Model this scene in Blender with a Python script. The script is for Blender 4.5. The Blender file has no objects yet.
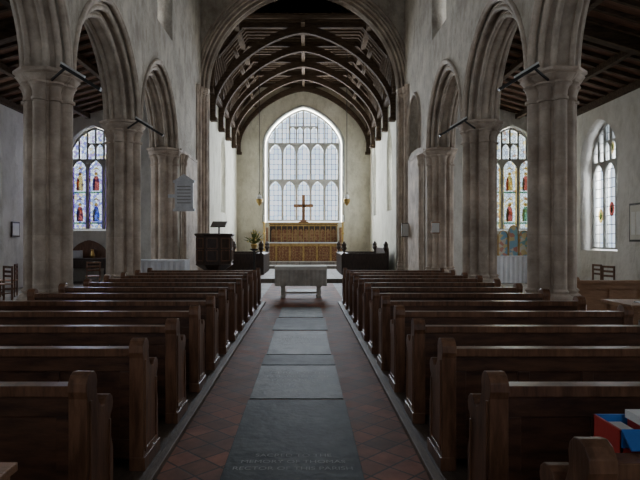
import bpy, math, random, bmesh
from mathutils import Vector
random.seed(4)
C=-0.085
F=550.0
scn=bpy.context.scene
coll=scn.collection

# ---------------------------------------------------------------- materials
def new_mat(name):
    m=bpy.data.materials.new(name); m.use_nodes=True
    nt=m.node_tree; nt.nodes.clear()
    out=nt.nodes.new('ShaderNodeOutputMaterial')
    return m,nt,out
def N(nt,t,**kw):
    n=nt.nodes.new(t)
    for k,v in kw.items():
        if k in n.inputs: n.inputs[k].default_value=v
        else: setattr(n,k,v)
    return n
def c4(c): return (c[0],c[1],c[2],1)
def ramp(nt,stops,interp='LINEAR'):
    r=nt.nodes.new('ShaderNodeValToRGB'); e=r.color_ramp.elements
    r.color_ramp.interpolation=interp
    while len(e)<len(stops): e.new(0.5)
    for i,(p,c) in enumerate(stops):
        e[i].position=p; e[i].color=c4(c)
    return r
def basic(name,c1,c2,scale=4,rough=0.8,stretch=(1,1,1),bump=0.1,detail=6,lo=0.35,hi=0.65,joint=None,metal=0,spec=0.5,grime=0):
    m,nt,out=new_mat(name); L=nt.links
    b=N(nt,'ShaderNodeBsdfPrincipled'); b.inputs['Roughness'].default_value=rough
    b.inputs['Metallic'].default_value=metal; b.inputs['Specular IOR Level'].default_value=spec
    tc=N(nt,'ShaderNodeNewGeometry')
    mp=N(nt,'ShaderNodeMapping'); mp.inputs['Scale'].default_value=stretch
    L.new(tc.outputs['Position'],mp.inputs['Vector'])
    n=N(nt,'ShaderNodeTexNoise',Scale=scale,Detail=detail,Roughness=0.65)
    L.new(mp.outputs[0],n.inputs['Vector'])
    r=ramp(nt,[(lo,c1),(hi,c2)]); L.new(n.outputs['Fac'],r.inputs[0])
    col=r.outputs[0]
    if joint:
        sx=N(nt,'ShaderNodeSeparateXYZ'); L.new(tc.outputs['Position'],sx.inputs[0])
        d=N(nt,'ShaderNodeMath',operation='DIVIDE'); d.inputs[1].default_value=joint; L.new(sx.outputs[2],d.inputs[0])
        fr=N(nt,'ShaderNodeMath',operation='FRACT'); L.new(d.outputs[0],fr.inputs[0])
        lt=N(nt,'ShaderNodeMath',operation='LESS_THAN'); lt.inputs[1].default_value=0.025; L.new(fr.outputs[0],lt.inputs[0])
        fl=N(nt,'ShaderNodeMath',operation='FLOOR'); L.new(d.outputs[0],fl.inputs[0])
        wn=N(nt,'ShaderNodeTexWhiteNoise',noise_dimensions='1D'); L.new(fl.outputs[0],wn.inputs['W'])
        mr=N(nt,'ShaderNodeMapRange'); mr.inputs['To Min'].default_value=0.94; mr.inputs['To Max'].default_value=1.06
        L.new(wn.outputs['Value'],mr.inputs['Value'])
        sb=N(nt,'ShaderNodeMath',operation='MULTIPLY'); sb.inputs[1].default_value=0.1; L.new(lt.outputs[0],sb.inputs[0])
        s2=N(nt,'ShaderNodeMath',operation='SUBTRACT'); L.new(mr.outputs[0],s2.inputs[0]); L.new(sb.outputs[0],s2.inputs[1])
        vm=N(nt,'ShaderNodeVectorMath',operation='SCALE'); L.new(col,vm.inputs[0]); L.new(s2.outputs[0],vm.inputs['Scale'])
        col=vm.outputs[0]
    if grime:
        ng=N(nt,'ShaderNodeTexNoise',Scale=0.8,Detail=10,Roughness=0.75); L.new(tc.outputs['Position'],ng.inputs['Vector'])
        mg=N(nt,'ShaderNodeMapRange'); mg.inputs['From Min'].default_value=.38; mg.inputs['From Max'].default_value=.62; mg.inputs['To Min'].default_value=1-grime; mg.inputs['To Max'].default_value=1.12
        L.new(ng.outputs['Fac'],mg.inputs[0])
        vg=N(nt,'ShaderNodeVectorMath',operation='SCALE'); L.new(col,vg.inputs[0]); L.new(mg.outputs[0],vg.inputs['Scale']); col=vg.outputs[0]
    L.new(col,b.inputs['Base Color'])
    if bump:
        n2=N(nt,'ShaderNodeTexNoise',Scale=scale*6,Detail=4); L.new(mp.outputs[0],n2.inputs['Vector'])
        bp=N(nt,'ShaderNodeBump',Strength=bump*3,Distance=0.02); L.new(n2.outputs['Fac'],bp.inputs['Height']); L.new(bp.outputs[0],b.inputs['Normal'])
    L.new(b.outputs[0],out.inputs[0])
    return m
def plaster(name,c1,c2,dirt,dirtamt=0.5):
    m,nt,out=new_mat(name); L=nt.links
    b=N(nt,'ShaderNodeBsdfPrincipled'); b.inputs['Roughness'].default_value=0.92
    g=N(nt,'ShaderNodeNewGeometry')
    n=N(nt,'ShaderNodeTexNoise',Scale=0.9,Detail=8,Roughness=0.7); L.new(g.outputs['Position'],n.inputs['Vector'])
    r=ramp(nt,[(0.35,c1),(0.62,c2)]); L.new(n.outputs['Fac'],r.inputs[0])
    mp=N(nt,'ShaderNodeMapping'); mp.inputs['Scale'].default_value=(1.6,1.6,0.8); L.new(g.outputs['Position'],mp.inputs[0])
    n3=N(nt,'ShaderNodeTexNoise',Scale=1.5,Detail=10,Roughness=0.75); L.new(mp.outputs[0],n3.inputs['Vector'])
    r3=ramp(nt,[(0.47,(0,0,0)),(0.66,(dirtamt,)*3)]); L.new(n3.outputs['Fac'],r3.inputs[0])
    mx=N(nt,'ShaderNodeMix',data_type='RGBA'); L.new(r3.outputs[0],mx.inputs[0]); L.new(r.outputs[0],mx.inputs[6]); mx.inputs[7].default_value=c4(dirt)
    L.new(mx.outputs[2],b.inputs['Base Color'])
    n2=N(nt,'ShaderNodeTexNoise',Scale=9,Detail=6); L.new(g.outputs['Position'],n2.inputs['Vector'])
    bp=N(nt,'ShaderNodeBump',Strength=0.5,Distance=0.04); L.new(n2.outputs['Fac'],bp.inputs['Height']); L.new(bp.outputs[0],b.inputs['Normal'])
    L.new(b.outputs[0],out.inputs[0]); return m
def tiles(name,cols,mortar,scale,rot,rough=0.5,bw=0.5,bh=0.5,off=0.0,ms=0.02,spec=0.5):
    m,nt,out=new_mat(name); L=nt.links
    b=N(nt,'ShaderNodeBsdfPrincipled'); b.inputs['Specular IOR Level'].default_value=spec
    g=N(nt,'ShaderNodeNewGeometry')
    mp=N(nt,'ShaderNodeMapping'); mp.inputs['Rotation'].default_value=(0,0,rot); L.new(g.outputs['Position'],mp.inputs[0])
    br=N(nt,'ShaderNodeTexBrick'); br.offset=off; br.squash=1
    br.inputs['Scale'].default_value=scale; br.inputs['Brick Width'].default_value=bw; br.inputs['Row Height'].default_value=bh
    br.inputs['Mortar Size'].default_value=ms; br.inputs['Color1'].default_value=c4(cols[0]); br.inputs['Color2'].default_value=c4(cols[1]); br.inputs['Mortar'].default_value=c4(mortar)
    L.new(mp.outputs[0],br.inputs['Vector'])
    n=N(nt,'ShaderNodeTexNoise',Scale=2.5,Detail=8,Roughness=0.7); L.new(g.outputs['Position'],n.inputs['Vector'])
    mr=N(nt,'ShaderNodeMapRange'); mr.inputs['From Min'].default_value=.3; mr.inputs['From Max'].default_value=.7; mr.inputs['To Min'].default_value=0.5; mr.inputs['To Max'].default_value=1.5; L.new(n.outputs['Fac'],mr.inputs[0])
    vm=N(nt,'ShaderNodeVectorMath',operation='SCALE'); L.new(br.outputs[0],vm.inputs[0]); L.new(mr.outputs[0],vm.inputs['Scale'])
    L.new(vm.outputs[0],b.inputs['Base Color'])
    rr=N(nt,'ShaderNodeMapRange'); rr.inputs['To Min'].default_value=rough-0.12; rr.inputs['To Max'].default_value=rough+0.2; L.new(n.outputs['Fac'],rr.inputs[0]); L.new(rr.outputs[0],b.inputs['Roughness'])
    bp=N(nt,'ShaderNodeBump',Strength=0.4,Distance=0.01); bp.invert=True; L.new(br.outputs['Fac'],bp.inputs['Height']); L.new(bp.outputs[0],b.inputs['Normal'])
    L.new(b.outputs[0],out.inputs[0]); return m
def glass(name,kind):
    m,nt,out=new_mat(name); L=nt.links
    g=N(nt,'ShaderNodeNewGeometry')
    sp=N(nt,'ShaderNodeSeparateXYZ'); L.new(g.outputs['Position'],sp.inputs[0])
    ad=N(nt,'ShaderNodeMath',operation='ADD'); L.new(sp.outputs[0],ad.inputs[0]); L.new(sp.outputs[1],ad.inputs[1])
    cb=N(nt,'ShaderNodeCombineXYZ'); L.new(ad.outputs[0],cb.inputs[0]); L.new(sp.outputs[2],cb.inputs[1])
    br=N(nt,'ShaderNodeTexBrick'); br.offset=0
    br.inputs['Scale'].default_value=1; br.inputs['Brick Width'].default_value=0.24; br.inputs['Row Height'].default_value=0.30; br.inputs['Mortar Size'].default_value=0.012
    br.inputs['Color1'].default_value=(0.97,0.98,1,1); br.inputs['Color2'].default_value=(0.80,0.87,0.95,1); br.inputs['Mortar'].default_value=(0.10,0.12,0.15,1)
    L.new(cb.outputs[0],br.inputs['Vector'])
    col=br.outputs[0]
    if kind!='clear':
        v=N(nt,'ShaderNodeTexVoronoi',Scale=10.0); v.voronoi_dimensions='2D'
        L.new(cb.outputs[0],v.inputs['Vector'])
        s=N(nt,'ShaderNodeSeparateColor'); L.new(v.outputs['Color'],s.inputs[0])
        if kind=='blue':
            st=[(0,(0.45,0.46,0.74)),(0.16,(0.78,0.83,0.92)),(0.44,(0.58,0.52,0.72)),(0.5,(0.76,0.73,0.6)),(0.58,(0.78,0.83,0.9)),(0.88,(0.5,0.58,0.76))]
        else:
            st=[(0,(0.72,0.78,0.82)),(0.3,(0.76,0.7,0.5)),(0.38,(0.82,0.86,0.88)),(0.7,(0.62,0.52,0.46)),(0.75,(0.6,0.65,0.72)),(0.82,(0.8,0.83,0.78))]
        r=ramp(nt,st,'CONSTANT'); L.new(s.outputs[0],r.inputs[0])
        v2=N(nt,'ShaderNodeTexVoronoi',Scale=10.0); v2.feature='DISTANCE_TO_EDGE'; v2.voronoi_dimensions='2D'; L.new(cb.outputs[0],v2.inputs['Vector'])
        lt=N(nt,'ShaderNodeMath',operation='GREATER_THAN'); lt.inputs[1].default_value=0.04; L.new(v2.outputs['Distance'],lt.inputs[0])
        mr=N(nt,'ShaderNodeMapRange'); mr.inputs['To Min'].default_value=.35; L.new(lt.outputs[0],mr.inputs[0])
        vm=N(nt,'ShaderNodeVectorMath',operation='SCALE'); L.new(r.outputs[0],vm.inputs[0]); L.new(mr.outputs[0],vm.inputs['Scale'])
        col=vm.outputs[0]
    t=N(nt,'ShaderNodeBsdfTransparent'); L.new(col,t.inputs[0])
    L.new(t.outputs[0],out.inputs[0]); return m
def tint(name,col):
    m,nt,out=new_mat(name)
    t=N(nt,'ShaderNodeBsdfTransparent'); t.inputs[0].default_value=c4(col)
    n=N(nt,'ShaderNodeTexNoise',Scale=14); r=ramp(nt,[(.35,tuple(x*.7 for x in col)),(.6,col)]); nt.links.new(n.outputs['Fac'],r.inputs[0]); nt.links.new(r.outputs[0],t.inputs[0])
    nt.links.new(t.outputs[0],out.inputs[0]); return m

M={}
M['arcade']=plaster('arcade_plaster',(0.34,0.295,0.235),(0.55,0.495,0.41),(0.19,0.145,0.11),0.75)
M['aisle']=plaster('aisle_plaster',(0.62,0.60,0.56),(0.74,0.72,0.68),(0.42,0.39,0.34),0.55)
M['chancel']=plaster('chancel_plaster',(0.64,0.61,0.49),(0.78,0.75,0.63),(0.42,0.38,0.28),0.6)
M['stone']=basic('pier_stone',(0.35,0.27,0.21),(0.62,0.515,0.415),scale=1.8,rough=0.85,joint=0.42,bump=0.12,grime=.28)
M['stone_arch']=basic('arch_stone',(0.35,0.28,0.22),(0.60,0.51,0.415),scale=2.0,rough=0.85,bump=0.12,grime=.3)
M['tracery']=basic('tracery_stone',(0.34,0.34,0.32),(0.50,0.50,0.47),scale=3,rough=0.85,bump=0.05)
M['pew']=basic('pew_oak',(0.034,0.013,0.007),(0.105,0.044,0.022),scale=3,rough=0.42,stretch=(1.2,6,6),bump=0.03)
M['pewend']=basic('pew_end_oak',(0.08,0.035,0.018),(0.21,0.10,0.054),scale=3,rough=0.36,stretch=(6,6,1),bump=0.03)
M['dark']=basic('dark_oak',(0.022,0.012,0.009),(0.06,0.033,0.022),scale=4,rough=0.45,stretch=(5,5,1),bump=0.03)
M['roofw']=basic('roof_timber',(0.045,0.03,0.02),(0.12,0.083,0.056),scale=3,rough=0.9,stretch=(1,5,5),bump=0.05,spec=.1)
M['rafter']=basic('roof_rafter',(0.10,0.07,0.047),(0.20,0.145,0.10),scale=3,rough=0.9,stretch=(1,5,5),bump=0.05,spec=.1)
M['roofb']=basic('roof_boards',(0.06,0.04,0.027),(0.13,0.09,0.06),scale=2,rough=0.9,stretch=(1,6,1),bump=0.05,spec=.1)
M['roofa']=basic('aisle_roof_boards',(0.11,0.052,0.03),(0.24,0.12,0.07),scale=2,rough=0.75,stretch=(1,8,1),bump=0.05)
M['tile']=tiles('quarry_tiles',((0.30,0.12,0.075),(0.16,0.08,0.052)),(0.07,0.05,0.04),1,math.radians(45),0.68,0.21,0.21,0,0.008,0.12)
M['flag']=tiles('flagstones',((0.25,0.22,0.19),(0.18,0.16,0.14)),(0.08,0.07,0.06),1,0,0.65,0.6,0.45,0.5,0.012,0.35)
M['ledger']=basic('ledger_slate',(0.016,0.020,0.020),(0.085,0.094,0.087),scale=3.2,rough=0.64,bump=0.08,spec=0.07,detail=12,grime=.5)
M['ledger2']=basic('ledger_marble',(0.07,0.072,0.063),(0.20,0.195,0.17),scale=4,rough=0.62,bump=0.08,spec=0.1,detail=12,grime=.5)
M['kerb']=basic('kerb_wood',(0.12,0.09,0.07),(0.21,0.16,0.125),scale=3,rough=0.6,stretch=(4,1,1),spec=.2)
M['boards']=basic('platform_boards',(0.06,0.042,0.03),(0.12,0.085,0.06),scale=3,rough=0.6,stretch=(6,1,1))
M['cloth']=basic('white_cloth',(0.62,0.64,0.68),(0.75,0.76,0.8),scale=3,rough=0.9,bump=0.02)
M['grey']=basic('linen_cover',(0.55,0.53,0.48),(0.70,0.68,0.62),scale=3,rough=0.8,bump=0.05)
M['greyd']=basic('table_front',(0.36,0.34,0.295),(0.54,0.51,0.45),scale=4,rough=0.8,bump=0.05)
M['black']=basic('black_metal',(0.012,0.012,0.012),(0.03,0.03,0.03),rough=0.4,bump=0)
M['void']=basic('painted_recess_shade',(0.02,0.018,0.015),(0.04,0.035,0.03),rough=1,bump=0,spec=0)  # near-black colour stands in for the shade inside the opening
M['brass']=basic('brass',(0.45,0.30,0.10),(0.6,0.42,0.16),rough=0.3,bump=0,metal=0.9)
M['gold']=basic('gilded',(0.28,0.17,0.05),(0.5,0.33,0.12),scale=6,rough=0.45,bump=0.05,metal=0.3)
M['cross']=basic('cross_wood',(0.16,0.075,0.03),(0.25,0.12,0.05),rough=0.5)
M['green']=basic('foliage',(0.05,0.09,0.02),(0.22,0.24,0.06),scale=20,rough=0.7)
M['yellow']=basic('petals',(0.7,0.55,0.12),(0.8,0.7,0.4),scale=20,rough=0.7)
M['tan']=basic('light_oak',(0.24,0.12,0.06),(0.36,0.19,0.1),rough=0.45,stretch=(1,5,5))
M['white']=basic('white_paint',(0.7,0.7,0.68),(0.8,0.8,0.78),rough=0.6)
M['red']=basic('red_card',(0.45,0.03,0.025),(0.55,0.05,0.04),rough=0.45,bump=0)
M['blue']=basic('blue_card',(0.03,0.14,0.45),(0.05,0.2,0.6),rough=0.45,bump=0)
M['tablet']=basic('tablet_marble',(0.45,0.46,0.48),(0.62,0.63,0.65),scale=7,rough=0.5)
M['ink']=basic('inscription',(0.20,0.20,0.185),(0.28,0.28,0.26),rough=0.7,bump=0)
M['t_red']=tint('red_glass',(0.72,0.36,0.32)); M['t_gold']=tint('gold_glass',(0.85,0.72,0.42)); M['t_blue']=tint('blue_glass',(0.36,0.42,0.75)); M['t_flesh']=tint('flesh_glass',(0.9,0.78,0.7)); M['t_vio']=tint('violet_glass',(0.4,0.28,0.6)); M['t_green']=tint('green_glass',(0.45,0.62,0.5))
def brocade(name,stops,scale):
    m,nt,out=new_mat(name); L=nt.links
    b=N(nt,'ShaderNodeBsdfPrincipled'); b.inputs['Roughness'].default_value=0.6
    g=N(nt,'ShaderNodeNewGeometry')
    v=N(nt,'ShaderNodeTexVoronoi',Scale=scale); v.inputs['Randomness'].default_value=0.35
    L.new(g.outputs['Position'],v.inputs['Vector'])
    r=ramp(nt,stops); L.new(v.outputs['Distance'],r.inputs[0]); L.new(r.outputs[0],b.inputs['Base Color'])
    L.new(b.outputs[0],out.inputs[0]); return m
M['frontal']=brocade('altar_brocade',[(0.1,(0.38,0.23,0.09)),(0.35,(0.14,0.035,0.02)),(0.6,(0.28,0.16,0.07))],6)
def painted(name):
    m,nt,out=new_mat(name); L=nt.links
    b=N(nt,'ShaderNodeBsdfPrincipled'); b.inputs['Roughness'].default_value=0.5
    g=N(nt,'ShaderNodeNewGeometry')
    v=N(nt,'ShaderNodeTexVoronoi',Scale=7); L.new(g.outputs['Position'],v.inputs['Vector'])
    s=N(nt,'ShaderNodeSeparateColor'); L.new(v.outputs['Color'],s.inputs[0])
    r=ramp(nt,[(0,(0.2,0.4,0.55)),(0.3,(0.6,0.58,0.5)),(0.5,(0.2,0.42,0.45)),(0.7,(0.5,0.22,0.17)),(0.8,(0.6,0.5,0.25))],'CONSTANT')
    L.new(s.outputs[0],r.inputs[0]); L.new(r.outputs[0],b.inputs['Base Color']); L.new(b.outputs[0],out.inputs[0]); return m
M['painted']=painted('painted_panels')
M['gclear']=glass('clear_leaded_glass','clear')
M['gblue']=glass('stained_glass_blue','blue')
M['ggold']=glass('stained_glass_gold','gold')

# ---------------------------------------------------------------- mesh helpers
class MB:
    def __init__(s): s.v=[]; s.f=[]; s.m=[]; s.mats=[]
    def mi(s,mat):
        if mat not in s.mats: s.mats.append(mat)
        return s.mats.index(mat)
    def add(s,vs,fs,mat):
        o=len(s.v); k=s.mi(mat); s.v+= [tuple(p) for p in vs]
        for f in fs: s.f.append(tuple(i+o for i in f)); s.m.append(k)
    def box(s,x0,x1,y0,y1,z0,z1,mat):
        vs=[(x,y,z) for x in (x0,x1) for y in (y0,y1) for z in (z0,z1)]
        s.add(vs,[(0,1,3,2),(4,6,7,5),(0,4,5,1),(2,3,7,6),(0,2,6,4),(1,5,7,3)],mat)
    def prism(s,poly,ax,a,b,mat):
        def P(u,v,w):
            return {'x':(w,u,v),'y':(u,w,v),'z':(u,v,w)}[ax]
        n=len(poly)
        vs=[P(u,v,a) for u,v in poly]+[P(u,v,b) for u,v in poly]
        fs=[tuple(range(n)),tuple(range(2*n-1,n-1,-1))]
        fs+=[(i,(i+1)%n,(i+1)%n+n,i+n) for i in range(n)]
        s.add(vs,fs,mat)
    def beam(s,p,q,w,h,mat,up=(0,0,1)):
        p=Vector(p);q=Vector(q);d=(q-p).normalized();u=Vector(up)
        if abs(d.dot(u))>0.99: u=Vector((0,1,0))
        r=d.cross(u).normalized(); u=r.cross(d)
        vs=[]
        for c in (p,q):
            for a,b in ((-1,-1),(1,-1),(1,1),(-1,1)): vs.append(c+r*a*w/2+u*b*h/2)
        s.add(vs,[(0,1,2,3),(7,6,5,4),(0,4,5,1),(1,5,6,2),(2,6,7,3),(3,7,4,0)],mat)
    def tube(s,pts,r,mat,seg=8,closed=False):
        pts=[Vector(p) for p in pts]; n=len(pts); vs=[]
        ref=None
        for i,p in enumerate(pts):
            a=pts[max(0,i-1)]; b=pts[min(n-1,i+1)]
            d=(b-a).normalized()
            if ref is None:
                ref=Vector((1,0,0)) if abs(d.x)<0.8 else Vector((0,1,0))
            r1=(ref-d*ref.dot(d)).normalized(); ref=r1; r2=d.cross(r1)
            rr=r[i] if isinstance(r,(list,tuple)) else r
            for k in range(seg):
                t=2*math.pi*k/seg; vs.append(p+r1*math.cos(t)*rr+r2*math.sin(t)*rr)
        fs=[]
        for i in range(n-1):
            for k in range(seg):
                fs.append((i*seg+k,i*seg+(k+1)%seg,(i+1)*seg+(k+1)%seg,(i+1)*seg+k))
        fs.append(tuple(range(seg-1,-1,-1))); fs.append(tuple((n-1)*seg+k for k in range(seg)))
        s.add(vs,fs,mat)
    def lathe(s,cx,cy,prof,mat,seg=16,rot=0):
        vs=[];fs=[]
        for r,z in prof:
            for k in range(seg):
                t=2*math.pi*k/seg+rot; vs.append((cx+r*math.cos(t),cy+r*math.sin(t),z))
        for i in range(len(prof)-1):
            for k in range(seg):
                fs.append((i*seg+k,i*seg+(k+1)%seg,(i+1)*seg+(k+1)%seg,(i+1)*seg+k))
        fs.append(tuple(range(seg-1,-1,-1))); fs.append(tuple((len(prof)-1)*seg+k for k in range(seg)))
        s.add(vs,fs,mat)
    def mesh(s,name):
        me=bpy.data.meshes.new(name); me.from_pydata(s.v,[],s.f)
        for m in s.mats: me.materials.append(m)
        for p,k in zip(me.polygons,s.m): p.material_index=k
        bm=bmesh.new(); bm.from_mesh(me); bmesh.ops.recalc_face_normals(bm,faces=bm.faces); bm.to_mesh(me); bm.free()
        return me
    def obj(s,name,bevel=0,parent=None,smooth=False):
        me=s.mesh(name)
        o=bpy.data.objects.new(name,me); coll.objects.link(o)
        if smooth:
            for p in me.polygons: p.use_smooth=True
        if bevel:
            b=o.modifiers.new('bevel','BEVEL'); b.width=bevel; b.segments=2; b.limit_method='ANGLE'
        if parent: o.parent=parent
        return o
def empty(name,loc=(0,0,0)):
    e=bpy.data.objects.new(name,None); coll.objects.link(e); e.empty_display_size=0.2; return e
def shape(name,outer,holes,thick,mat,plane,off,parent=None):
    cu=bpy.data.curves.new(name,'CURVE'); cu.dimensions='2D'; cu.fill_mode='BOTH'; cu.extrude=thick/2
    for loop in [outer]+holes:
        sp=cu.splines.new('POLY'); sp.points.add(len(loop)-1)
        for i,(u,v) in enumerate(loop): sp.points[i].co=(u,v,0,1)
        sp.use_cyclic_u=True
    tmp=bpy.data.objects.new('tmp',cu); coll.objects.link(tmp)
    bpy.context.view_layer.update()
    dg=bpy.context.evaluated_depsgraph_get()
    me=bpy.data.meshes.new_from_object(tmp.evaluated_get(dg))
    bpy.data.objects.remove(tmp)
    for v in me.vertices:
        u,w,t=v.co
        v.co=(u,off+t,w) if plane=='XZ' else (off+t,u,w)
    bm=bmesh.new(); bm.from_mesh(me); bmesh.ops.remove_doubles(bm,verts=bm.verts,dist=0.0005); bmesh.ops.recalc_face_normals(bm,faces=bm.faces); bm.to_mesh(me); bm.free()
    me.materials.clear(); me.materials.append(mat)
    me.name=name
    o=bpy.data.objects.new(name,me); coll.objects.link(o)
    if parent: o.parent=parent
    return o
def arch_z(a,h,x):
    x=abs(x)
    if x>=a: return 0
    if h>=a:
        r=(a*a+h*h)/(2*a); return math.sqrt(max(0,r*r-(x+r-a)**2))
    return h*((1-(x/a)**1.45)**0.60)
def arch(a,h,n=20):
    out=[]
    for i in range(n+1):
        x=-a*math.cos(math.pi*i/n); out.append((x,arch_z(a,h,x)))
    return out
def opening(cu,a,z0,zs,h,n=20):
    return [(cu-a,z0)]+[(cu+x,zs+z) for x,z in arch(a,h,n)]+[(cu+a,z0)]
wcount=0
def window(cu,a,z0,zs,h,lights,plane,off,gmat,transoms=(),mull=0.1,tier=2,thick=0.16):
    """Traceried window built in place."""
    global wcount; wcount+=1
    e=empty('window_%d'%wcount)
    outer=opening(cu,a,z0,zs,h,32)
    holes=[]; w=(2*a-(lights+1)*mull)/lights
    levels=[z0]+list(transoms)+[zs]
    for i in range(lights):
        xl=-a+mull+i*(w+mull); xc=xl+w/2
        for j in range(len(levels)-1):
            zb=levels[j]+mull*0.6; zt=levels[j+1]-mull*0.3
            hr=w*0.75
            holes.append([(cu+xl,zb)]+[(cu+xc+x,zt-hr+z) for x,z in arch(w/2,hr,8)]+[(cu+xl+w,zb)])
    m2=mull*0.6; nn=lights*tier; w2=(2*a-(nn+1)*m2)/nn
    z1=zs+m2*0.6
    tiersplit=zs+h*0.5
    for i in range(nn):
        xl=-a+m2+i*(w2+m2); xr=xl+w2; xc=(xl+xr)/2
        zA=min(arch_z(a,h,xl),arch_z(a,h,xr))+zs-m2
        def topz(x): return zs+arch_z(a,h,x)-m2*1.4
        if zA-z1<0.12: continue
        if zA>tiersplit+0.35:
            hr=w2*0.7
            holes.append([(cu+xl,z1)]+[(cu+xc+x,tiersplit-m2*0.5-hr+z) for x,z in arch(w2/2,hr,6)]+[(cu+xr,z1)])
            zb=tiersplit+m2*0.3
        else: zb=z1
        pts=[(cu+xl+w2*t,topz(xl+w2*t)) for t in (0,0.25,0.5,0.75,1)]
        if min(p[1] for p in pts)<zb+0.04: continue
        holes.append([(cu+xl,zb)]+pts+[(cu+xr,zb)])
    shape('tracery',outer,holes,thick,M['tracery'],plane,off,e)
    shape('glass_panes',opening(cu,a-0.02,z0+0.02,zs,h-0.02,32),[],0.006,gmat,plane,off,e)
    return e
def glass_figures(cu,a,z0,zs,mull,off,parent,palette,border):
    w=(2*a-4*mull)/3; b=MB(); y=off-.012
    for i in range(3):
        xc=cu-a+mull+i*(w+mull)+w/2; H=(zs-z0)
        for s,(zb,rob,cloak) in enumerate(((z0+.12*H,palette[i%3],palette[(i+1)%3]),(z0+.56*H,palette[(i+2)%3],palette[i%3]))):
            h=H*.26
            P=[(-.12,0),(-.13,.35),(-.10,.7),(-.05,.82),(.05,.82),(.10,.7),(.13,.35),(.12,0)]
            b.prism([(xc+u,zb+v*h) for u,v in P],'y',y-.002,y,rob)
            P=[(-.13,0),(-.15,.4),(-.10,.75),(-.03,.6),(-.06,.0)]
            b.prism([(xc+u,zb+v*h) for u,v in P],'y',y-.006,y-.004,cloak)
            b.prism([(xc+.075*math.cos(t*math.pi/6),zb+.93*h+.075*math.sin(t*math.pi/6)) for t in range(12)],'y',y-.006,y-.004,M['t_gold'])
            b.prism([(xc+.04*math.cos(t*math.pi/5),zb+.92*h+.05*math.sin(t*math.pi/5)) for t in range(10)],'y',y-.010,y-.008,M['t_flesh'])
            b.box(xc-w/2+.02,xc+w/2-.02,y-.002,y,zb-.10,zb-.03,M['t_green'])
            b.prism([(xc-w*.3,zb+1.12*h),(xc,zb+1.32*h),(xc+w*.3,zb+1.12*h),(xc,zb+1.2*h)],'y',y-.002,y,M['t_gold'])
        for sx in (-1,1):
            b.box(min(xc+sx*(w/2),xc+sx*(w/2-.055)),max(xc+sx*(w/2),xc+sx*(w/2-.055)),y-.002,y,z0+.06,zs-.3,border)
    b.obj('stained_glass_figures',parent=parent)

# ---------------------------------------------------------------- floor
b=MB(); b.box(-10.3,10.3,-7,32.5,-0.3,0,M['flag']); b.obj('floor')
b=MB(); b.box(C-1.1,C+1.1,-2.0,20.2,0,0.006,M['tile']); b.obj('floor_centre_aisle_tiles')
led=[(-1.2,1.6,.95,'ledger'),(1.64,5.46,.96,'ledger'),(5.5,6.95,.94,'ledger2'),(6.99,7.6,.94,'ledger'),(7.64,9.6,.90,'ledger2'),(9.7,11.2,.98,'ledger'),(11.3,13.0,.92,'ledger2'),(16.0,17.8,.95,'ledger2')]
for i,(y0,y1,w,mt) in enumerate(led):
    b=MB(); b.box(C-w/2,C+w/2,y0,y1,0.006,0.016,M[mt]); o=b.obj('ledger_stone',bevel=0.003)
    if i in (1,2,4):
        lines=['SACRED TO THE','MEMORY OF THOMAS','RECTOR OF THIS PARISH'] if i==1 else ['HERE LYETH','THE BODY OF','ELIZABETH','AETAT 63']
        for k,t in enumerate(lines):
            cu=bpy.data.curves.new('txt','FONT'); cu.body=t; cu.align_x='CENTER'; cu.size=0.075 if i==1 else 0.12
            tmp=bpy.data.objects.new('tmp',cu); coll.objects.link(tmp); bpy.context.view_layer.update()
            me=bpy.data.meshes.new_from_object(tmp.evaluated_get(bpy.context.evaluated_depsgraph_get())); bpy.data.objects.remove(tmp)
            me.materials.clear(); me.materials.append(M['ink'])
            tob=bpy.data.objects.new('inscription_%d'%k,me); coll.objects.link(tob); tob.parent=o
            base=4.02 if i==1 else (y0+y1)/2+0.3
            tob.location=(C,base-k*(.115 if i==1 else .18),0.0175)
b=MB()
b.box(C-3.8,C+3.8,20.6,31.5,0,0.15,M['flag'])
b.box(C-3.8,C+3.8,27.6,31.5,0.15,0.30,M['flag'])
b.box(C-3.0,C+3.0,29.0,31.5,0.30,0.45,M['flag'])
b.obj('floor_chancel_steps',bevel=0.01)

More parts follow.
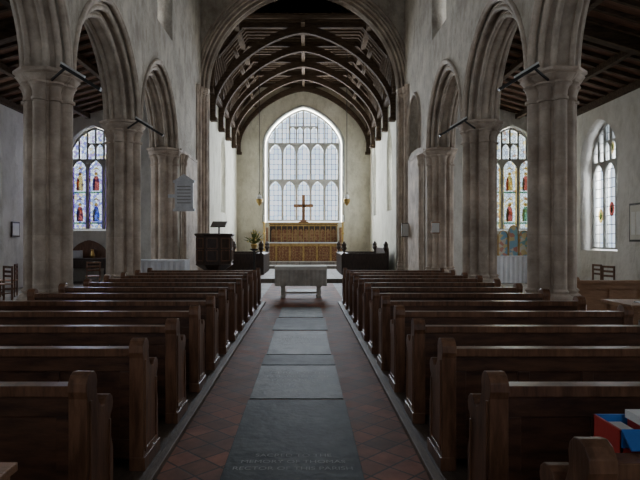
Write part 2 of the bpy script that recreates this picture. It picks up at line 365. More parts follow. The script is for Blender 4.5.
# ---------------------------------------------------------------- piers
def outline(th):
    r=0.262
    for k in range(4):
        for (D,rho,ph) in ((0.315,0.105,k*90),(0.285,0.09,k*90+45),(0.275,0.022,k*90+22.5),(0.275,0.022,k*90-22.5)):
            d=th-math.radians(ph); d=(d+math.pi)%(2*math.pi)-math.pi
            if abs(d)<math.pi/2 and rho*rho-(D*math.sin(d))**2>0:
                r=max(r,D*math.cos(d)+math.sqrt(rho*rho-(D*math.sin(d))**2))
    return r
def octr(th):
    s=math.pi/4; d=(th+s/2)%s-s/2
    return 1/math.cos(d)*math.cos(s/2)
def pier(name,cx,cy,top,sc=1.0,z0=0.0):
    st=[(0,.58,1),(.30,.58,1),(.33,.54,1),(.50,.54,1),(.53,.50,1),(.60,.52,.8),(.66,.50,.4),(.70,.44,.1),(.74,.47,.05),(.78,.42,0)]
    t=top
    st+=[(t-.52,.42,0),(t-.515,.46,.0),(t-.47,.46,.0),(t-.465,.42,.0),(t-.36,.43,.05),(t-.28,.46,.2),(t-.24,.50,.4),(t-.20,.47,.5),(t-.17,.50,.7),(t-.10,.54,.9),(t-.08,.51,.9),(t-.05,.55,1),(t,.55,1)]
    seg=160; b=MB(); vs=[];fs=[]
    for z,R,t_ in st:
        zz=z0+z
        for k in range(seg):
            th=2*math.pi*k/seg
            r=(outline(th)*R/0.42*(1-t_)+octr(th)*R*t_)*sc
            vs.append((cx+r*math.cos(th),cy+r*math.sin(th),zz))
    for i in range(len(st)-1):
        for k in range(seg): fs.append((i*seg+k,i*seg+(k+1)%seg,(i+1)*seg+(k+1)%seg,(i+1)*seg+k))
    fs.append(tuple(range(seg-1,-1,-1))); fs.append(tuple((len(st)-1)*seg+k for k in range(seg)))
    b.add(vs,fs,M['stone']); return b.obj(name)
S=3.93; ZS=4.45; PX=4.35
piers=[9.5+S*k for k in range(-4,3)]
YEND=21.32
for sx,nm in ((-1,'north'),(1,'south')):
    for k,y in enumerate(piers):
        pier('stone_column' if k<len(piers)-1 else 'trim_%s_arcade_respond'%nm,C+sx*PX,y,ZS)
A0,H0=1.56,1.78
R0=(A0*A0+H0*H0)/(2*A0)
def conc(d): return A0+d, math.sqrt((R0+d)**2-(R0-A0)**2)
def arcadewall(name,X,th,d,top,mat,holes,solid=False):
    a,h=conc(d); pts=[(piers[0],top),(piers[0],ZS)]
    for i in range(len(piers)-1):
        yc=(piers[i]+piers[i+1])/2
        pts+=[(yc+x,ZS+z) for x,z in arch(a,h,24)]
    if solid: pts+=[(piers[-1]+.05,ZS),(piers[-1]+.05,0),(YEND,0),(YEND,top)]
    else: pts+=[(piers[-1]+0.02,ZS),(piers[-1]+0.02,top)]
    return shape(name,pts,holes,th,mat,'YZ',X)
CL=(-4.2,-.3,3.6,7.6,11.5,15.9)
clere=[opening(y,0.85,7.65,9.3,0.9) for y in CL]
rood=opening(19.4,.85,4.75,5.75,.95,12)
for sx,nm in ((-1,'north'),(1,'south')):
    X=C+sx*PX
    hol=list(clere)+([rood] if sx>0 else [])
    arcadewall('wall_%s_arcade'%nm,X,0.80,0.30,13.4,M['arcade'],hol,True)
    arcadewall('trim_%s_arch_order_outer'%nm,X,0.58,0.15,6.9,M['stone_arch'],[])
    arcadewall('trim_%s_arch_order_inner'%nm,X,0.30,0.0,6.7,M['stone_arch'],[])
    b=MB()
    for i in range(len(piers)-1):
        yc=(piers[i]+piers[i+1])/2
        for d,xo,r in ((0.0,0.15,0.05),(0.15,0.29,0.055),(0.30,0.39,0.05),(0.075,0.155,0.03),(0.225,0.30,0.03),(0.345,0.415,0.045)):
            a,h=conc(d)
            for s2 in (-1,1):
                b.tube([(X+s2*xo,yc+x,ZS+z) for x,z in arch(a,h,28)],r,M['stone_arch'],8)
    b.obj('trim_%s_arch_mouldings'%nm,smooth=True)
    for y in CL:
        window(y,0.85,7.65,9.3,0.9,2,'YZ',X+sx*0.22,M['gclear'],mull=0.09)
b=MB(); X=C+PX
b.box(X+.34,X+.42,18.4,20.4,4.6,7.0,M['void'])  # dark back panel, shade of the recess put into its colour
b.tube([(X-.41,y,z) for y,z in opening(19.4,.90,4.7,5.75,1.0,14)],.06,M['stone_arch'],8)
b.obj('trim_rood_loft_opening')

# ---------------------------------------------------------------- chancel arch wall
SZ=7.45
def cwall(name,y,th,a,mat,h,xo):
    pts=[(C-xo,0),(C-xo,14.0),(C+xo,14.0),(C+xo,0),(C+a,0)]
    pts+=[(C+x,SZ+z) for x,z in reversed(arch(a,h,36))]+[(C-a,0)]
    return shape(name,pts,[],th,mat,'XZ',y)
cwall('wall_chancel_arch',21.72,0.80,4.0,M['arcade'],4.15,4.86)
for nm,a,h,th in (('outer',3.88,4.03,0.6),('inner',3.76,3.91,0.32)):
    pts=[(C-a-.3,0)]+[(C+x*(a+.3)/a,SZ+z*(a+.3)/a) for x,z in arch(a,h,36)]+[(C+a+.3,0),(C+a,0)]+[(C+x,SZ+z) for x,z in reversed(arch(a,h,36))]+[(C-a,0)]
    shape('trim_chancel_arch_order_%s'%nm,pts,[],th,M['stone_arch'],'XZ',21.72)
b=MB()
for a,h,yo,r in ((3.76,3.91,.16,.05),(3.88,4.03,.3,.055),(4.0,4.15,.4,.05),(4.1,4.25,.42,.045),(3.76,3.91,0,.06),(4.25,4.4,.40,.05)):
    for s2 in (-1,1):
        ps=[(C+x,21.72+s2*yo,SZ+z) for x,z in arch(a,h,40)]
        if a<4.05: ps=[(C-a,21.72+s2*yo,0.2)]+ps+[(C+a,21.72+s2*yo,0.2)]
        b.tube(ps,r,M['stone_arch'],8)
b.obj('trim_chancel_arch_mouldings',smooth=True)
for sx,nm in ((-1,'north'),(1,'south')): pier('trim_chancel_arch_respond_'+nm,C+sx*4.0,21.45,SZ+.02,0.68)
for sx,nm in ((-1,'north'),(1,'south')):
    b=MB()
    for (yy,r) in ((17.95,.07),(18.25,.10),(20.55,.07),(20.85,.11),(21.15,.08)):
        X=C+sx*(PX-.40); zt=7.4 if yy>20 else 4.4
        b.tube([(X,yy,0),(X,yy,zt)],r,M['stone'],12)
        b.lathe(X,yy,[(r+.07,0),(r+.07,.35),(r+.02,.42)],M['stone'],8); b.lathe(X,yy,[(r,zt-.4),(r+.04,zt-.3),(r+.02,zt-.2),(r+.08,zt)],M['stone'],10)
    X=C+sx*(PX-.405)
    b.box(X-.03,X+.03,17.75,20.4,0,4.45,M['stone'])
    b.box(X-.045,X+.045,17.75,20.4,4.45,4.55,M['stone'])
    b.box(X-.03,X+.03,20.4,21.3,0,7.4,M['stone'])
    b.obj('trim_%s_wall_shafts'%nm)

# ---------------------------------------------------------------- aisles
AW=9.5
for sx,nm in ((-1,'north'),(1,'south')):
    X=C+sx*(AW+0.35)
    ys=[16.3,8.2,0.3] if sx<0 else [17.7,9.2,0.9]  # entries after the first are out of view, added just for light
    shape('wall_%s_aisle'%nm,[(-6.6,0),(-6.6,7),(21.9,7),(21.9,0)],[opening(y,1.12,1.25,4.15,1.35) for y in ys],0.7,M['aisle'],'YZ',X)
    for k,y in enumerate(ys):
        e=window(y,1.10,1.3,4.15,1.32,3,'YZ',X+sx*0.12,M['gclear'],mull=0.10)
        if sx>0 and k==0:
            b=MB(); xf=X+sx*.12-.012
            for (yc,zc,mt) in ((y-.66,2.4,'t_blue'),(y,2.6,'t_red'),(y+.66,2.4,'t_gold'),(y,4.6,'t_gold')):
                b.prism([(yc+.16*math.cos(t*math.pi/6),zc+.24*math.sin(t*math.pi/6)) for t in range(12)],'x',xf-.002,xf,M[mt])
                b.prism([(yc+.08*math.cos(t*math.pi/6),zc+.13*math.sin(t*math.pi/6)) for t in range(12)],'x',xf-.006,xf-.004,M['t_green'])
            b.obj('heraldic_medallions',parent=e)
    xw=C+sx*8.15
    x0,x1=C+sx*4.84,C+sx*(AW+.7)
    shape('wall_%s_aisle_east'%nm,[(x0,0),(x0,8),(x1,8),(x1,0)],[opening(xw,1.02,1.98,4.75,1.3)],0.6,M['aisle'],'XZ',21.6)
    e=window(xw,1.0,2.0,4.75,1.28,3,'XZ',21.7,M['gblue'] if sx<0 else M['ggold'],mull=0.09)
    glass_figures(xw,1.0,2.0,4.75,.09,21.7,e,(M['t_red'],M['t_blue'],M['t_gold']) if sx<0 else (M['t_gold'],M['t_red'],M['t_green']),M['t_vio'] if sx<0 else M['t_gold'])
    shape('wall_%s_aisle_west'%nm,[(x0,0),(x0,8),(x1,8),(x1,0)],[],0.6,M['aisle'],'XZ',-6.9)
    b=MB()
    xi,xo=C+sx*4.7,C+sx*(AW+.6); zi,zo=7.55,5.95
    b.prism([(xi,zi),(xo,zo),(xo,zo+.12),(xi,zi+.12)],'y',-7,21.4,M['roofa'])
    b.obj('ceiling_%s_aisle'%nm)
    b=MB(); y=-6.5
    while y<21.2:
        b.beam((xi,y,zi-.05),(xo,y,zo-.05),0.09,0.12,M['roofw']); y+=0.56
    for y in piers[:-1]: b.beam((xi,y,zi-.18),(xo,y,zo-.18),0.26,0.32,M['roofw'])
    for t in (0.33,0.66): b.beam((xi+(xo-xi)*t,-6.6,zi+(zo-zi)*t-.14),(xi+(xo-xi)*t,21.2,zi+(zo-zi)*t-.14),0.16,0.18,M['roofw'])
    b.box(C+sx*(AW-.02)-.1,C+sx*(AW-.02)+.1,-6.6,21.3,5.88,6.08,M['roofw'])
    b.obj('trim_%s_aisle_roof_timbers'%nm)

# nave roof & west wall
b=MB(); b.prism([(-4.9,12.1),(0,13.2),(4.9,12.1),(4.9,12.3),(0,13.4),(-4.9,12.3)],'y',-7,22.1,M['roofb']); b.obj('ceiling_nave')
b=MB()
for y in piers:
    b.beam((-4.5,y,12.0),(4.4,y,12.0),.3,.35,M['roofw'])
for x in (-2.4,0,2.4): b.beam((x,-6.6,12.9-abs(x)*.24),(x,21.3,12.9-abs(x)*.24),.2,.2,M['roofw'])
b.obj('trim_nave_roof_timbers')
shape('wall_west',[(-4.9,0),(-4.9,12.6),(4.8,12.6),(4.8,0)],[opening(C,2.2,2.6,7.6,2.4)],0.6,M['arcade'],'XZ',-6.9)
window(C,2.17,2.65,7.6,2.38,4,'XZ',-6.95,M['gclear'],transoms=(5.1,),mull=0.13)
b=MB(); b.prism([(-1.0,0),(-1.0,1.6)]+[(x,1.6+z) for x,z in arch(1.0,.75,12)][1:-1]+[(1.0,1.6),(1.0,0)],'y',-6.59,-6.52,M['dark'])
for x in (-.6,-.2,.2,.6): b.box(x-.015,x+.015,-6.52,-6.5,0.05,1.9,M['black'])
b.obj('door_1')

# ---------------------------------------------------------------- chancel shell
CWX=3.82; YE=31.6
for sx,nm in ((-1,'north'),(1,'south')):
    cw=(26.3,) if sx<0 else (24.4,29.6)  # south windows are added to bring light into the chancel
    shape('wall_%s_chancel'%nm,[(22.0,0),(22.0,8.9),(32.3,8.9),(32.3,0)],[opening(y,0.75,2.9,5.6,1.0) for y in cw],0.7,M['chancel'],'YZ',C+sx*(CWX+.35))
    for y in cw: window(y,0.74,2.92,5.6,0.98,2,'YZ',C+sx*(CWX+.52),M['gclear'],mull=0.09)
EA=2.12
RZ=13.7; RE=8.5
shape('wall_east',[(-4.6,0),(-4.6,RE+.1),(C,RZ+.2),(4.5,RE+.1),(4.5,0)],[opening(C,EA+.1,2.62,7.2,2.08,34)],0.8,M['chancel'],'XZ',YE+.4)
window(C,EA-.02,2.7,7.2,2.0,5,'XZ',YE+.45,M['gclear'],transoms=(5.05,),mull=0.13,tier=2,thick=.14)
b=MB()
b.tube([(C+x,YE-.0,z) for x,z in [(-EA-.18,2.6)]+[(x,7.2+z) for x,z in arch(EA+.18,2.09,36)]+[(EA+.18,2.6)]],.07,M['tracery'],8)
b.obj('trim_east_window_moulding',smooth=True)
b=MB()
for s2 in (-1,1):
    b.prism([(C+s2*4.6,RE-.36),(C,RZ),(C,RZ+.15),(C+s2*4.6,RE-.2)],'y',22.0,32.3,M['roofb'])
b.obj('ceiling_chancel')
b=MB()
def rz(x): return RZ-(RZ-RE)*abs(x)/4.3
y=22.25
while y<31.6:
    for s2 in (-1,1): b.beam((C+s2*4.1,y,rz(4.1)-.06),(C,y,RZ-.08),0.11,0.14,M['rafter'])
    for s2 in (-1,1): b.beam((C+s2*3.70,y,7.75),(C+s2*3.45,y,rz(3.45)-.05),0.10,0.10,M['rafter'])
    y+=0.36
for s2 in (-1,1):
    b.box(min(C+s2*3.81,C+s2*3.74),max(C+s2*3.81,C+s2*3.74),22.12,31.59,7.7,9.15,M['roofb'])
    b.box(min(C+s2*3.81,C+s2*3.62),max(C+s2*3.81,C+s2*3.62),22.12,31.59,7.55,7.78,M['roofw'])
def brace(a,h,zb,n=44):
    # slightly pointed four-centred timber arch
    out=[]
    for i in range(n+1):
        x=-a*math.cos(math.pi*i/n); out.append((C+x,zb+h*max(0,1-abs(x/a)**1.55)**0.62))
    return out
for y in (22.7,24.9,27.1,29.3,31.45):
    for s2 in (-1,1):
        b.beam((C+s2*4.0,y,rz(4.0)-.16),(C,y,RZ-.2),0.22,0.26,M['roofw'])
        b.box(min(C+s2*3.81,C+s2*3.60),max(C+s2*3.81,C+s2*3.60),y-.12,y+.12,6.6,8.9,M['roofw'])
        b.box(min(C+s2*3.81,C+s2*3.54),max(C+s2*3.81,C+s2*3.54),y-.15,y+.15,6.5,6.64,M['roofw'])
    inn=brace(3.58,2.92,7.2); out=brace(3.80,3.24,7.2)
    b.prism(inn+out[::-1],'y',y-.10,y+.10,M['roofw'])
    b.box(C-2.6,C+2.6,y-.08,y+.08,10.35,10.55,M['roofw'])
for s2 in (-1,1):
    for x in (3.85,2.7,1.4):
        b.beam((C+s2*x,22.1,rz(x)-.17),(C+s2*x,31.6,rz(x)-.17),0.2,0.2,M['rafter'])
    b.beam((C+s2*2.75,22.1,9.30),(C+s2*2.75,31.6,9.30),.14,.14,M['rafter'])
y=22.25
while y<31.6:
    b.box(C-2.55,C+2.55,y-.05,y+.05,10.56,10.68,M['rafter']); y+=.36
b.box(C-2.5,C+2.5,22.12,31.59,10.69,10.73,M['roofb'])
b.beam((C,22.1,10.45),(C,31.6,10.45),.16,.2,M['rafter'])
b.beam((C,22.1,RZ-.15),(C,31.6,RZ-.15),.2,.26,M['roofw'])
b.obj('trim_chancel_roof_timbers')

# ---------------------------------------------------------------- pews
ZP=.945
def endprofile():
    p=[(0,0),(0,.80),(-.012,.84),(-.008,.885),(.02,.92),(.055,.935),(.095,.928),(.125,.90),(.135,.865),(.13,.83)]
    p+=[(.135,.79),(.155,.745),(.185,.71),(.22,.695),(.245,.70),(.262,.725),(.29,.74),(.33,.735),(.362,.71),(.372,.675),(.36,.635),(.335,.61),(.325,.57),(.335,.50),(.36,.44),(.375,.40),(.375,0)]
    return [(a,z*ZP) for a,z in p]
def make_pew_mesh(name,L,s):
    b=MB(); prof=endprofile(); T=.095
    def bx(u0,u1,*r): b.box(min(s*u0,s*u1),max(s*u0,s*u1),*r)
    for u in (0,L-T):
        b.prism(prof,'x',s*u,s*(u+T),M['pewend'])
        bx(u-.012 if u==0 else u,u+T+(.012 if u else 0),-.005,.39,0,.09,M['pewend'])
        uu=u-.008 if u==0 else u+T
        bx(uu,uu+.008,.03,.05,.12,.74,M['pewend']); bx(uu,uu+.008,.30,.32,.12,.56,M['pewend']); bx(uu,uu+.008,.03,.32,.12,.14,M['pewend'])
    bx(.08,L-.08,.045,.06,.06,.78,M['pew'])
    bx(.08,L-.08,.005,.10,.765,.82,M['pewend'])
    bx(.08,L-.08,.025,.08,.66,.765,M['pew'])
    bx(.08,L-.08,.025,.08,.08,.20,M['pew'])
    n=5
    for i in range(n+1):
        u=.09+(L-.18-.08)*i/n
        bx(u,u+.08,.03,.078,.2,.66,M['pew'])
    bx(.08,L-.08,.05,.40,.405,.435,M['pew'])
    bx(.08,L-.08,.35,.375,.06,.405,M['pew'])
    bx(.08,L-.08,.355,.41,.395,.43,M['pew'])
    return b.mesh(name)
PL=make_pew_mesh('pew_left_mesh',2.70,-1); PR=make_pew_mesh('pew_right_mesh',2.42,1)
XL,XR=-1.085,0.92
rows=[2.74+0.95*k for k in range(-1,12)]
for k,y in enumerate(rows):
    for me,x in ((PL,XL),(PR,XR)):
        if k==0 and me is PL: continue
        o=bpy.data.objects.new('church_pew',me); coll.objects.link(o); o.location=(x,y,0.05)
        bv=o.modifiers.new('bevel','BEVEL'); bv.width=.012; bv.segments=2; bv.limit_method='ANGLE'
for nm,x0,x1 in (('left',-3.84,XL+.06),('right',XR-.06,3.40)):
    b=MB(); b.box(x0,x1,1.2,13.9,0,.048,M['boards'])
    xe=x1 if nm=='left' else x0
    b.box(xe-.03,xe+.03,1.2,13.9,0,.05,M['kerb']); b.obj('pew_platform',bevel=.005)

# ---------------------------------------------------------------- nave altar table
def altar_table():
    b=MB(); x0,x1,y0,y1=-.83,.60,15.0,15.7
    b.box(x0,x1,y0,y1,.78,.88,M['grey'])
    n=40; poly=[]
    for i in range(n+1):
        x=x0+(x1-x0)*i/n; poly.append((x,y0+.03+.012*math.sin(i*1.9)))
    poly+= [(x1-.02,y1-.02),(x0+.02,y1-.02)]
    b.prism(poly,'z',.34,.78,M['greyd'])
    for x in (x0+.22,x1-.22):
        for y in (y0+.12,y1-.12):
            b.lathe(x,y,[(.07,.006),(.07,.06),(.05,.08),(.065,.2),(.05,.28),(.07,.34)],M['greyd'],10)
    b.box(x0+.2,x1-.2,y0+.32,y0+.38,.10,.16,M['greyd'])
    return b.obj('nave_altar_table',bevel=.006)
altar_table()

# ---------------------------------------------------------------- high altar
e=empty('high_altar')
b=MB(); ax0,ax1=C-1.85,C+1.85
n=60; poly=[(ax0+(ax1-ax0)*i/n,30.0+.01*math.sin(i*2.1)) for i in range(n+1)]+[(ax1,30.75),(ax0,30.75)]
b.prism(poly,'z',.45,1.42,M['frontal'])
b.box(ax0-.04,ax1+.04,29.95,30.8,1.42,1.48,M['cloth'])
b.box(ax0,ax1,29.96,29.985,1.26,1.42,M['gold'])
for i in range(5):
    x=ax0+(ax1-ax0)*(i+.5)/5; b.box(x-.05,x+.05,29.965,29.985,.45,1.3,M['gold'])
b.obj('altar_frontal',parent=e)
b=MB(); b.box(ax0-.05,ax1+.05,31.0,31.3,.45,2.5,M['dark'])
npan=12
for i in range(npan):
    w=(ax1-ax0)/npan; xc=ax0+w*(i+.5)
    b.prism([(xc-w*.38,1.5)]+[(xc+x,2.05+z) for x,z in arch(w*.38,w*.6,8)]+[(xc+w*.38,1.5)],'y',30.97,31.0,M['frontal'])
    b.box(xc+w*.44,xc+w*.56,30.93,31.0,1.48,2.4,M['gold'])
b.box(ax0-.08,ax1+.08,30.9,31.3,2.38,2.46,M['gold'])
b.box(ax0-.1,ax1+.1,30.86,31.3,2.5,2.56,M['gold'])
b.obj('gilded_retable',parent=e)
b=MB()
b.box(C-.09,C+.09,31.0,31.12,2.565,4.15,M['cross']); b.box(C-.55,C+.55,31.0,31.12,3.45,3.62,M['cross'])
b.box(C-.28,C+.28,30.95,31.2,2.565,2.64,M['cross']); b.box(C-.18,C+.18,30.97,31.16,2.64,2.74,M['cross'])
b.obj('altar_cross',bevel=.01)
for sx in (-1,1):
    b=MB(); x=C+sx*2.14
    b.lathe(x,30.0,[(.16,.45),(.16,.5),(.06,.56),(.05,.9),(.08,.95),(.05,1.0),(.05,1.9),(.09,1.95),(.055,2.05),(.055,2.5),(.13,2.56),(.04,2.6)],M['brass'],12)
    b.lathe(x,30.0,[(.045,2.6),(.045,2.95),(.01,2.98)],M['white'],10)
    b.obj('altar_candlestick')
    b=MB(); x=C+sx*2.05
    b.tube([(x,30.3,2.3),(x,31.4,2.3)],.02,M['brass'],6)
    poly=[(x+.03*math.sin(i*1.7),30.35+i*.05) for i in range(20)]; poly+=[(q+.03,w) for q,w in reversed(poly)]
    b.prism(poly,'z',.5,2.3,M['frontal'])
    b.obj('riddel_curtain')
    b=MB(); x=C+sx*1.98; y=24.9
    b.tube([(x,y,3.7),(x,y,10.36)],.014,M['black'],6)
    for k in range(3):
        t=k*2.09; b.tube([(x,y,3.8),(x+.13*math.cos(t),y+.13*math.sin(t),3.44)],.010,M['black'],5)
    b.lathe(x,y,[(.02,3.15),(.06,3.2),(.14,3.32),(.16,3.44),(.13,3.46)],M['brass'],14)
    b.lathe(x,y,[(.10,3.42),(.11,3.55),(.08,3.64)],M['white'],12)
    b.obj('sanctuary_lamp')

def stall(x0,x1,y0,y1,name='choir_stall'):
    b=MB(); s=1 if x0>0 else -1
    xi=x0 if s>0 else x1
    b.box(x0,x1,y0,y0+.08,.15,1.05,M['dark']); b.box(x0,x1,y1-.08,y1,.15,1.05,M['dark'])
    b.box(xi-.03,xi+.03,y0,y1,.15,1.0,M['dark'])
    b.box(min(xi,xi+s*.35),max(xi,xi+s*.35),y0,y1,.98,1.03,M['dark'])
    b.box(min(xi+s*.5,xi+s*.95),max(xi+s*.5,xi+s*.95),y0,y1,.55,.6,M['dark'])
    xb=x1 if s>0 else x0
    b.box(xb-.04,xb+.04,y0,y1,.15,1.25,M['dark'])
    n=6
    for i in range(n):
        yc=y0+(y1-y0)*(i+.5)/n; b.box(xi-.045,xi+.045,yc-.04,yc+.04,.15,.98,M['dark'])
    for xx in (xi+s*.08,xb-s*.08):
        for yy in (y0+.04,y1-.04):
            z=1.05
            b.lathe(xx,yy,[(.06,z-.1),(.04,z+.05),(.075,z+.12),(.12,z+.2),(.09,z+.3),(.11,z+.36),(.05,z+.46),(.01,z+.5)],M['dark'],10)
    return b.obj(name,bevel=.006)
stall(-3.5,-1.75,22.9,26.6); stall(1.55,3.45,22.9,26.6)

# pulpit
b=MB(); px,py=-3.10,18.9
b.lathe(px,py,[(.55,0),(.55,.12),(.3,.2),(.25,.5),(.6,.72),(.66,.76),(.64,.8),(.64,1.72),(.70,1.76),(.70,1.82),(.60,1.82)],M['dark'],8,math.pi/8)
for k in range(8):
    t=k*math.pi/4; ct,st=math.cos(t),math.sin(t); R=.60
    for z0,z1 in ((.9,1.25),(1.32,1.66)):
        c=Vector((px+R*ct,py+R*st,0)); r=Vector((-st,ct,0))
        p=[(-.17,z0),(.17,z0),(.17,z1),(-.17,z1)]
        for q in range(4):
            a=p[q]; d=p[(q+1)%4]
            b.beam(c+r*a[0]+Vector((0,0,a[1])),c+r*d[0]+Vector((0,0,d[1])),.035,.035,M['pewend'])
b.lathe(px+.2,py-.35,[(.03,1.8),(.03,2.05)],M['dark'],8)
b.prism([(py-.6,2.02),(py-.1,2.2),(py-.1,2.24),(py-.6,2.06)],'x',px-.05,px+.45,M['dark'])
b.obj('pulpit',bevel=.005)

# cloth-covered table on the left
b=MB(); x0,x1,y0,y1=-4.75,-3.35,15.3,16.0
b.box(x0,x1,y0,y1,1.0,1.04,M['cloth'])
poly=[(x0+(x1-x0)*i/30,y0-.01+.012*math.sin(i*1.7)) for i in range(31)]+[(x1,y1),(x0,y1)]
b.prism(poly,'z',.5,1.0,M['cloth'])
for x in (x0+.08,x1-.08):
    for y in (y0+.08,y1-.08): b.box(x-.03,x+.03,y-.03,y+.03,0,.5,M['dark'])
b.obj('cloth_covered_table',bevel=.005)

# wall tablet on left respond
b=MB(); x0,x1=-3.98,-3.42; yb=16.8
b.box(x0,x1,yb,yb+.06,2.55,3.35,M['tablet'])
b.box(x0-.05,x1+.05,yb-.02,yb+.08,2.48,2.56,M['tablet']); b.box(x0-.05,x1+.05,yb-.02,yb+.08,3.35,3.42,M['tablet'])
b.prism([(x0-.02,3.42),((x0+x1)/2,3.62),(x1+.02,3.42)],'y',yb,yb+.06,M['tablet'])
for i in range(6): b.box(x0+.07,x1-.07,yb-.005,yb,3.22-i*.1,3.25-i*.1,M['ink'])
b.box(-4.2,-3.6,yb+.05,yb+.15,2.9,3.0,M['tablet'])
b.obj('memorial_tablet',bevel=.006)
b=MB(); b.box(3.61,3.84,20.35,20.38,1.75,2.2,M['white']); b.box(3.58,3.86,20.38,20.44,1.72,2.23,M['dark']); b.obj('trim_notice_board')
b=MB(); b.box(3.86,4.12,16.79,16.84,1.8,2.15,M['tan']); b.box(3.88,4.10,16.78,16.79,1.83,2.12,M['white']); b.obj('trim_hymn_board')

# strip lamps on the capitals
for y in (9.5,13.43):
    for sx in (-1,1):
        b=MB()
        p=Vector((C+sx*3.86,y-.60,4.42)); q=Vector((C+sx*3.22,y-.60,4.03))
        b.beam(p,q,.08,.05,M['black'])
        b.beam(p+Vector((0,0,.05)),p+(q-p)*.6+Vector((0,0,.05)),.05,.03,M['white'])
        b.beam(p+(q-p)*.1,(C+sx*4.12,y-.38,4.25),.03,.03,M['black'])
        b.obj('strip_spotlight')

# plant on stand
b=MB(); x,y=-2.05,22.2
b.lathe(x,y,[(.2,.15),(.2,.2),(.04,.25),(.04,1.15),(.16,1.2),(.16,1.25)],M['black'],12)
b.lathe(x,y,[(.09,1.25),(.14,1.4),(.12,1.45)],M['brass'],12)
for i in range(70):
    t=random.uniform(0,6.28); el=random.uniform(.2,1.5); R=random.uniform(.2,.5)
    d=Vector((math.cos(t)*math.cos(el),math.sin(t)*math.cos(el),math.sin(el)*1.3))*R
    p=Vector((x,y,1.42))+d
    b.tube([(x,y,1.42),tuple(p*.6+Vector((x,y,1.42))*.4+Vector((0,0,.04))),tuple(p)],[.006,.02,.004],M['green'],4)
    if i%3==0: b.lathe(p.x,p.y,[(.005,p.z-.03),(.04,p.z),(.02,p.z+.03)],M['yellow'],6)
b.obj('flower_arrangement')

# ---------------------------------------------------------------- aisle furnishings
e=empty('south_aisle_altar')
b=MB(); poly=[(7.0+2.0*i/40,20.55+.015*math.sin(i*1.8)) for i in range(41)]+[(9.0,21.2),(7.0,21.2)]
b.prism(poly,'z',0,.96,M['cloth']); b.box(6.95,9.05,20.5,21.2,.96,1.0,M['cloth']); b.obj('altar_cloth',parent=e)
b=MB()
for i in range(5):
    w=.36; xc=7.2+i*.4; top=1.75 if i!=2 else 1.95
    b.prism([(xc-w/2,1.0)]+[(xc+x,top+z) for x,z in arch(w/2,w*.6,8)]+[(xc+w/2,1.0)],'y',21.1,21.16,M['painted'])
    b.tube([(xc+x,21.09,z) for x,z in [(-w/2,1.0)]+[(q,top+r) for q,r in arch(w/2,w*.6,8)]+[(w/2,1.0)]],.02,M['gold'],6)
b.obj('painted_reredos',parent=e)
b=MB(); b.box(-9.1,-7.3,20.3,21.1,.85,.92,M['dark'])
for x in (-9.0,-7.4):
    for y in (20.4,21.0): b.lathe(x,y,[(.06,0),(.06,.1),(.04,.15),(.07,.4),(.04,.7),(.06,.85)],M['dark'],8)
b.box(-9.0,-7.4,20.36,20.42,.55,.85,M['dark'])
b.prism([(-8.9,.92)]+[(-8.25+x,1.15+z) for x,z in arch(.65,.45,12)]+[(-7.6,.92)],'y',21.0,21.08,M['pewend'])
b.box(-8.7,-8.4,20.6,20.8,.92,1.2,M['cloth']); b.lathe(-8.0,20.7,[(.06,.92),(.1,1.0),(.05,1.2),(.07,1.25)],M['brass'],10)
b.obj('side_table_with_arched_back',bevel=.008)
def chair(x,y,rz_):
    b=MB()
    for sx in (-1,1):
        b.box(sx*.19-.02,sx*.19+.02,-.2,-.16,0,.92,M['pewend']); b.box(sx*.19-.02,sx*.19+.02,.16,.2,0,.45,M['pewend'])
        b.box(sx*.19-.012,sx*.19+.012,-.16,.16,.2,.23,M['pewend'])
    b.box(-.22,.22,-.2,.22,.44,.47,M['tan'])
    for z in (.62,.74,.86): b.box(-.19,.19,-.195,-.17,z,z+.06,M['pewend'])
    b.box(-.19,.19,.17,.19,.3,.34,M['pewend'])
    o=b.obj('wooden_chair',bevel=.005); o.location=(x,y,0); o.rotation_euler=(0,0,rz_); return o
chair(-7.9,14.3,2.6); chair(-8.4,15.6,1.9); chair(-6.7,17.4,.4); chair(-7.3,12.0,1.4); chair(8.2,14.6,-1.3); chair(8.4,15.5,-1.5)
b=MB(); b.box(-9.0,-7.6,12.6,13.3,.72,.77,M['dark'])
for x in (-8.9,-7.7):
    for y in (12.7,13.2): b.box(x-.035,x+.035,y-.035,y+.035,0,.72,M['dark'])
b.box(-8.6,-8.3,12.8,13.05,.77,.95,M['white']); b.box(-8.1,-7.85,12.75,13.1,.77,.85,M['red'])
b.obj('side_table',bevel=.005)
bp=bpy.data.objects.new('aisle_bench',make_pew_mesh('aisle_bench',3.2,1)); coll.objects.link(bp); bp.location=(5.2,10.6,0); bp.data.materials.clear()
for _ in range(3): bp.data.materials.append(M['tan'])
b=MB(); b.box(4.35,6.0,7.3,8.1,.68,.73,M['tan'])
for x in (4.42,5.93):
    for y in (7.37,8.03): b.box(x-.03,x+.03,y-.03,y+.03,0,.68,M['tan'])
b.box(4.6,5.05,7.4,7.7,.73,.745,M['white']); b.box(5.1,5.5,7.5,7.85,.73,.742,M['white']); b.box(5.55,5.8,7.4,7.7,.73,.80,M['tan'])
b.obj('leaflet_table',bevel=.004)
b=MB(); X=C+AW-.005
b.box(X-.04,X,15.0,15.9,1.55,2.65,M['black']); b.box(X-.05,X-.04,15.06,15.84,1.61,2.59,M['grey'])
for i in range(3): b.box(X-.055,X-.05,15.12+i*.24,15.30+i*.24,1.75,2.4,M['white'])
b.obj('framed_notice_board')
b=MB(); X=C-AW+.005
b.box(X,X+.04,17.9,18.4,1.7,2.2,M['dark']); b.box(X+.04,X+.05,17.95,18.35,1.75,2.15,M['white']); b.obj('framed_notice')

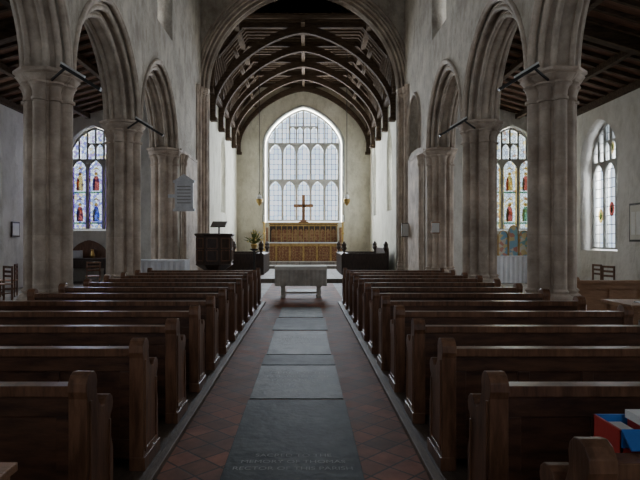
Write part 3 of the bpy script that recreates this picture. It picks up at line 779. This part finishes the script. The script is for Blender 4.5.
# ---------------------------------------------------------------- foreground box
e=empty('open_cardboard_box')
b=MB(); x0,x1,y0,y1,z0,z1=1.11,1.66,1.93,2.12,.487,.93
t=.008
b.box(x0,x1,y0,y0+t,z0,z1-.06,M['red']); b.box(x0,x1,y0-.001,y0+t,z1-.06,z1,M['blue'])
b.box(x0,x1,y1-t,y1,z0,z1,M['blue']); b.box(x0,x0+t,y0,y1,z0,z1,M['red']); b.box(x1-t,x1,y0,y1,z0,z1,M['red']); b.box(x0,x1,y0,y1,z0,z0+t,M['red'])
b.prism([(y0,z1),(y0-.06,z1-.05),(y0-.065,z1-.045),(y0,z1+.006)],'x',x0,x1,M['blue'])
b.obj('printed_carton',parent=e)
b=MB()
for i in range(5):
    xx=x0+.03+i*.085
    b.box(xx,xx+.06,y0+.03,y1-.03,z0+.01,z1-.02+.03*(i%2),M['white'] if i%2==0 else M['red'])
b.box(x0+.1,x0+.3,y0+.03,y0+.15,z1,z1+.03,M['white'])
b.obj('hymn_sheets',parent=e)
b=MB(); b.box(-1.5,-.99,1.72,1.85,.05,.82,M['tan']); b.box(-1.52,-.97,1.70,1.86,.82,.85,M['tan']); b.box(-1.45,-1.02,1.70,1.72,.1,.4,M['pewend']); b.box(-1.45,-1.02,1.70,1.72,.45,.76,M['pewend']); b.obj('low_bookcase',bevel=.004)

# ---------------------------------------------------------------- lights
def area(name,loc,d,sx,sy,p,col=(1,.98,.94)):
    l=bpy.data.lights.new(name,'AREA'); l.shape='RECTANGLE'; l.size=sx; l.size_y=sy; l.energy=p; l.color=col
    o=bpy.data.objects.new(name,l); coll.objects.link(o); o.location=loc
    o.rotation_euler=Vector(d).to_track_quat('-Z','Z').to_euler(); return o
area('daylight_east_window',(C,YE+1.1,6.0),(0,-1,-.12),4.6,7.2,4200,(.98,.99,1))
area('daylight_west_window',(C,-7.6,6.3),(0,1,-.1),4.6,7.6,260)
for sx,nm in ((-1,'north'),(1,'south')):
    for y in ([16.3,8.2,0.3] if sx<0 else [17.7,9.2,0.9]):
        area('daylight_aisle_window',(C+sx*(AW+1.0),y,3.4),(-sx,0,-.15),2.4,4.4,(430 if sx<0 else 560)*(1 if y>12 else .5))  # the dimmer lamps belong to the unseen windows added for light
    area('daylight_aisle_east_window',(C+sx*8.15,22.3,4.1),(0,-1,-.1),2.2,4.4,380)
    for y in CL: area('daylight_clerestory_window',(C+sx*(PX+.7),y,9.0),(-sx,0,-.5),1.8,2.8,105)
    for y in ((26.3,) if sx<0 else (24.4,29.6)): area('added_chancel_daylight',(C+sx*(CWX+1.0),y,4.7),(-sx,0,-.1),1.7,4.0,520)  # lamps added at the chancel side windows to brighten it

w=bpy.data.worlds.new('overcast_sky'); scn.world=w; w.use_nodes=True
bg=w.node_tree.nodes['Background']; bg.inputs[0].default_value=(.88,.94,1,1); bg.inputs[1].default_value=1.8

# ---------------------------------------------------------------- camera
cam=bpy.data.cameras.new('camera'); cam.sensor_width=36; cam.lens=F/640*36; cam.shift_x=15/640; cam.clip_end=200
co=bpy.data.objects.new('camera',cam); coll.objects.link(co); co.location=(0,0,1.6); co.rotation_euler=(math.pi/2,0,0)
scn.camera=co
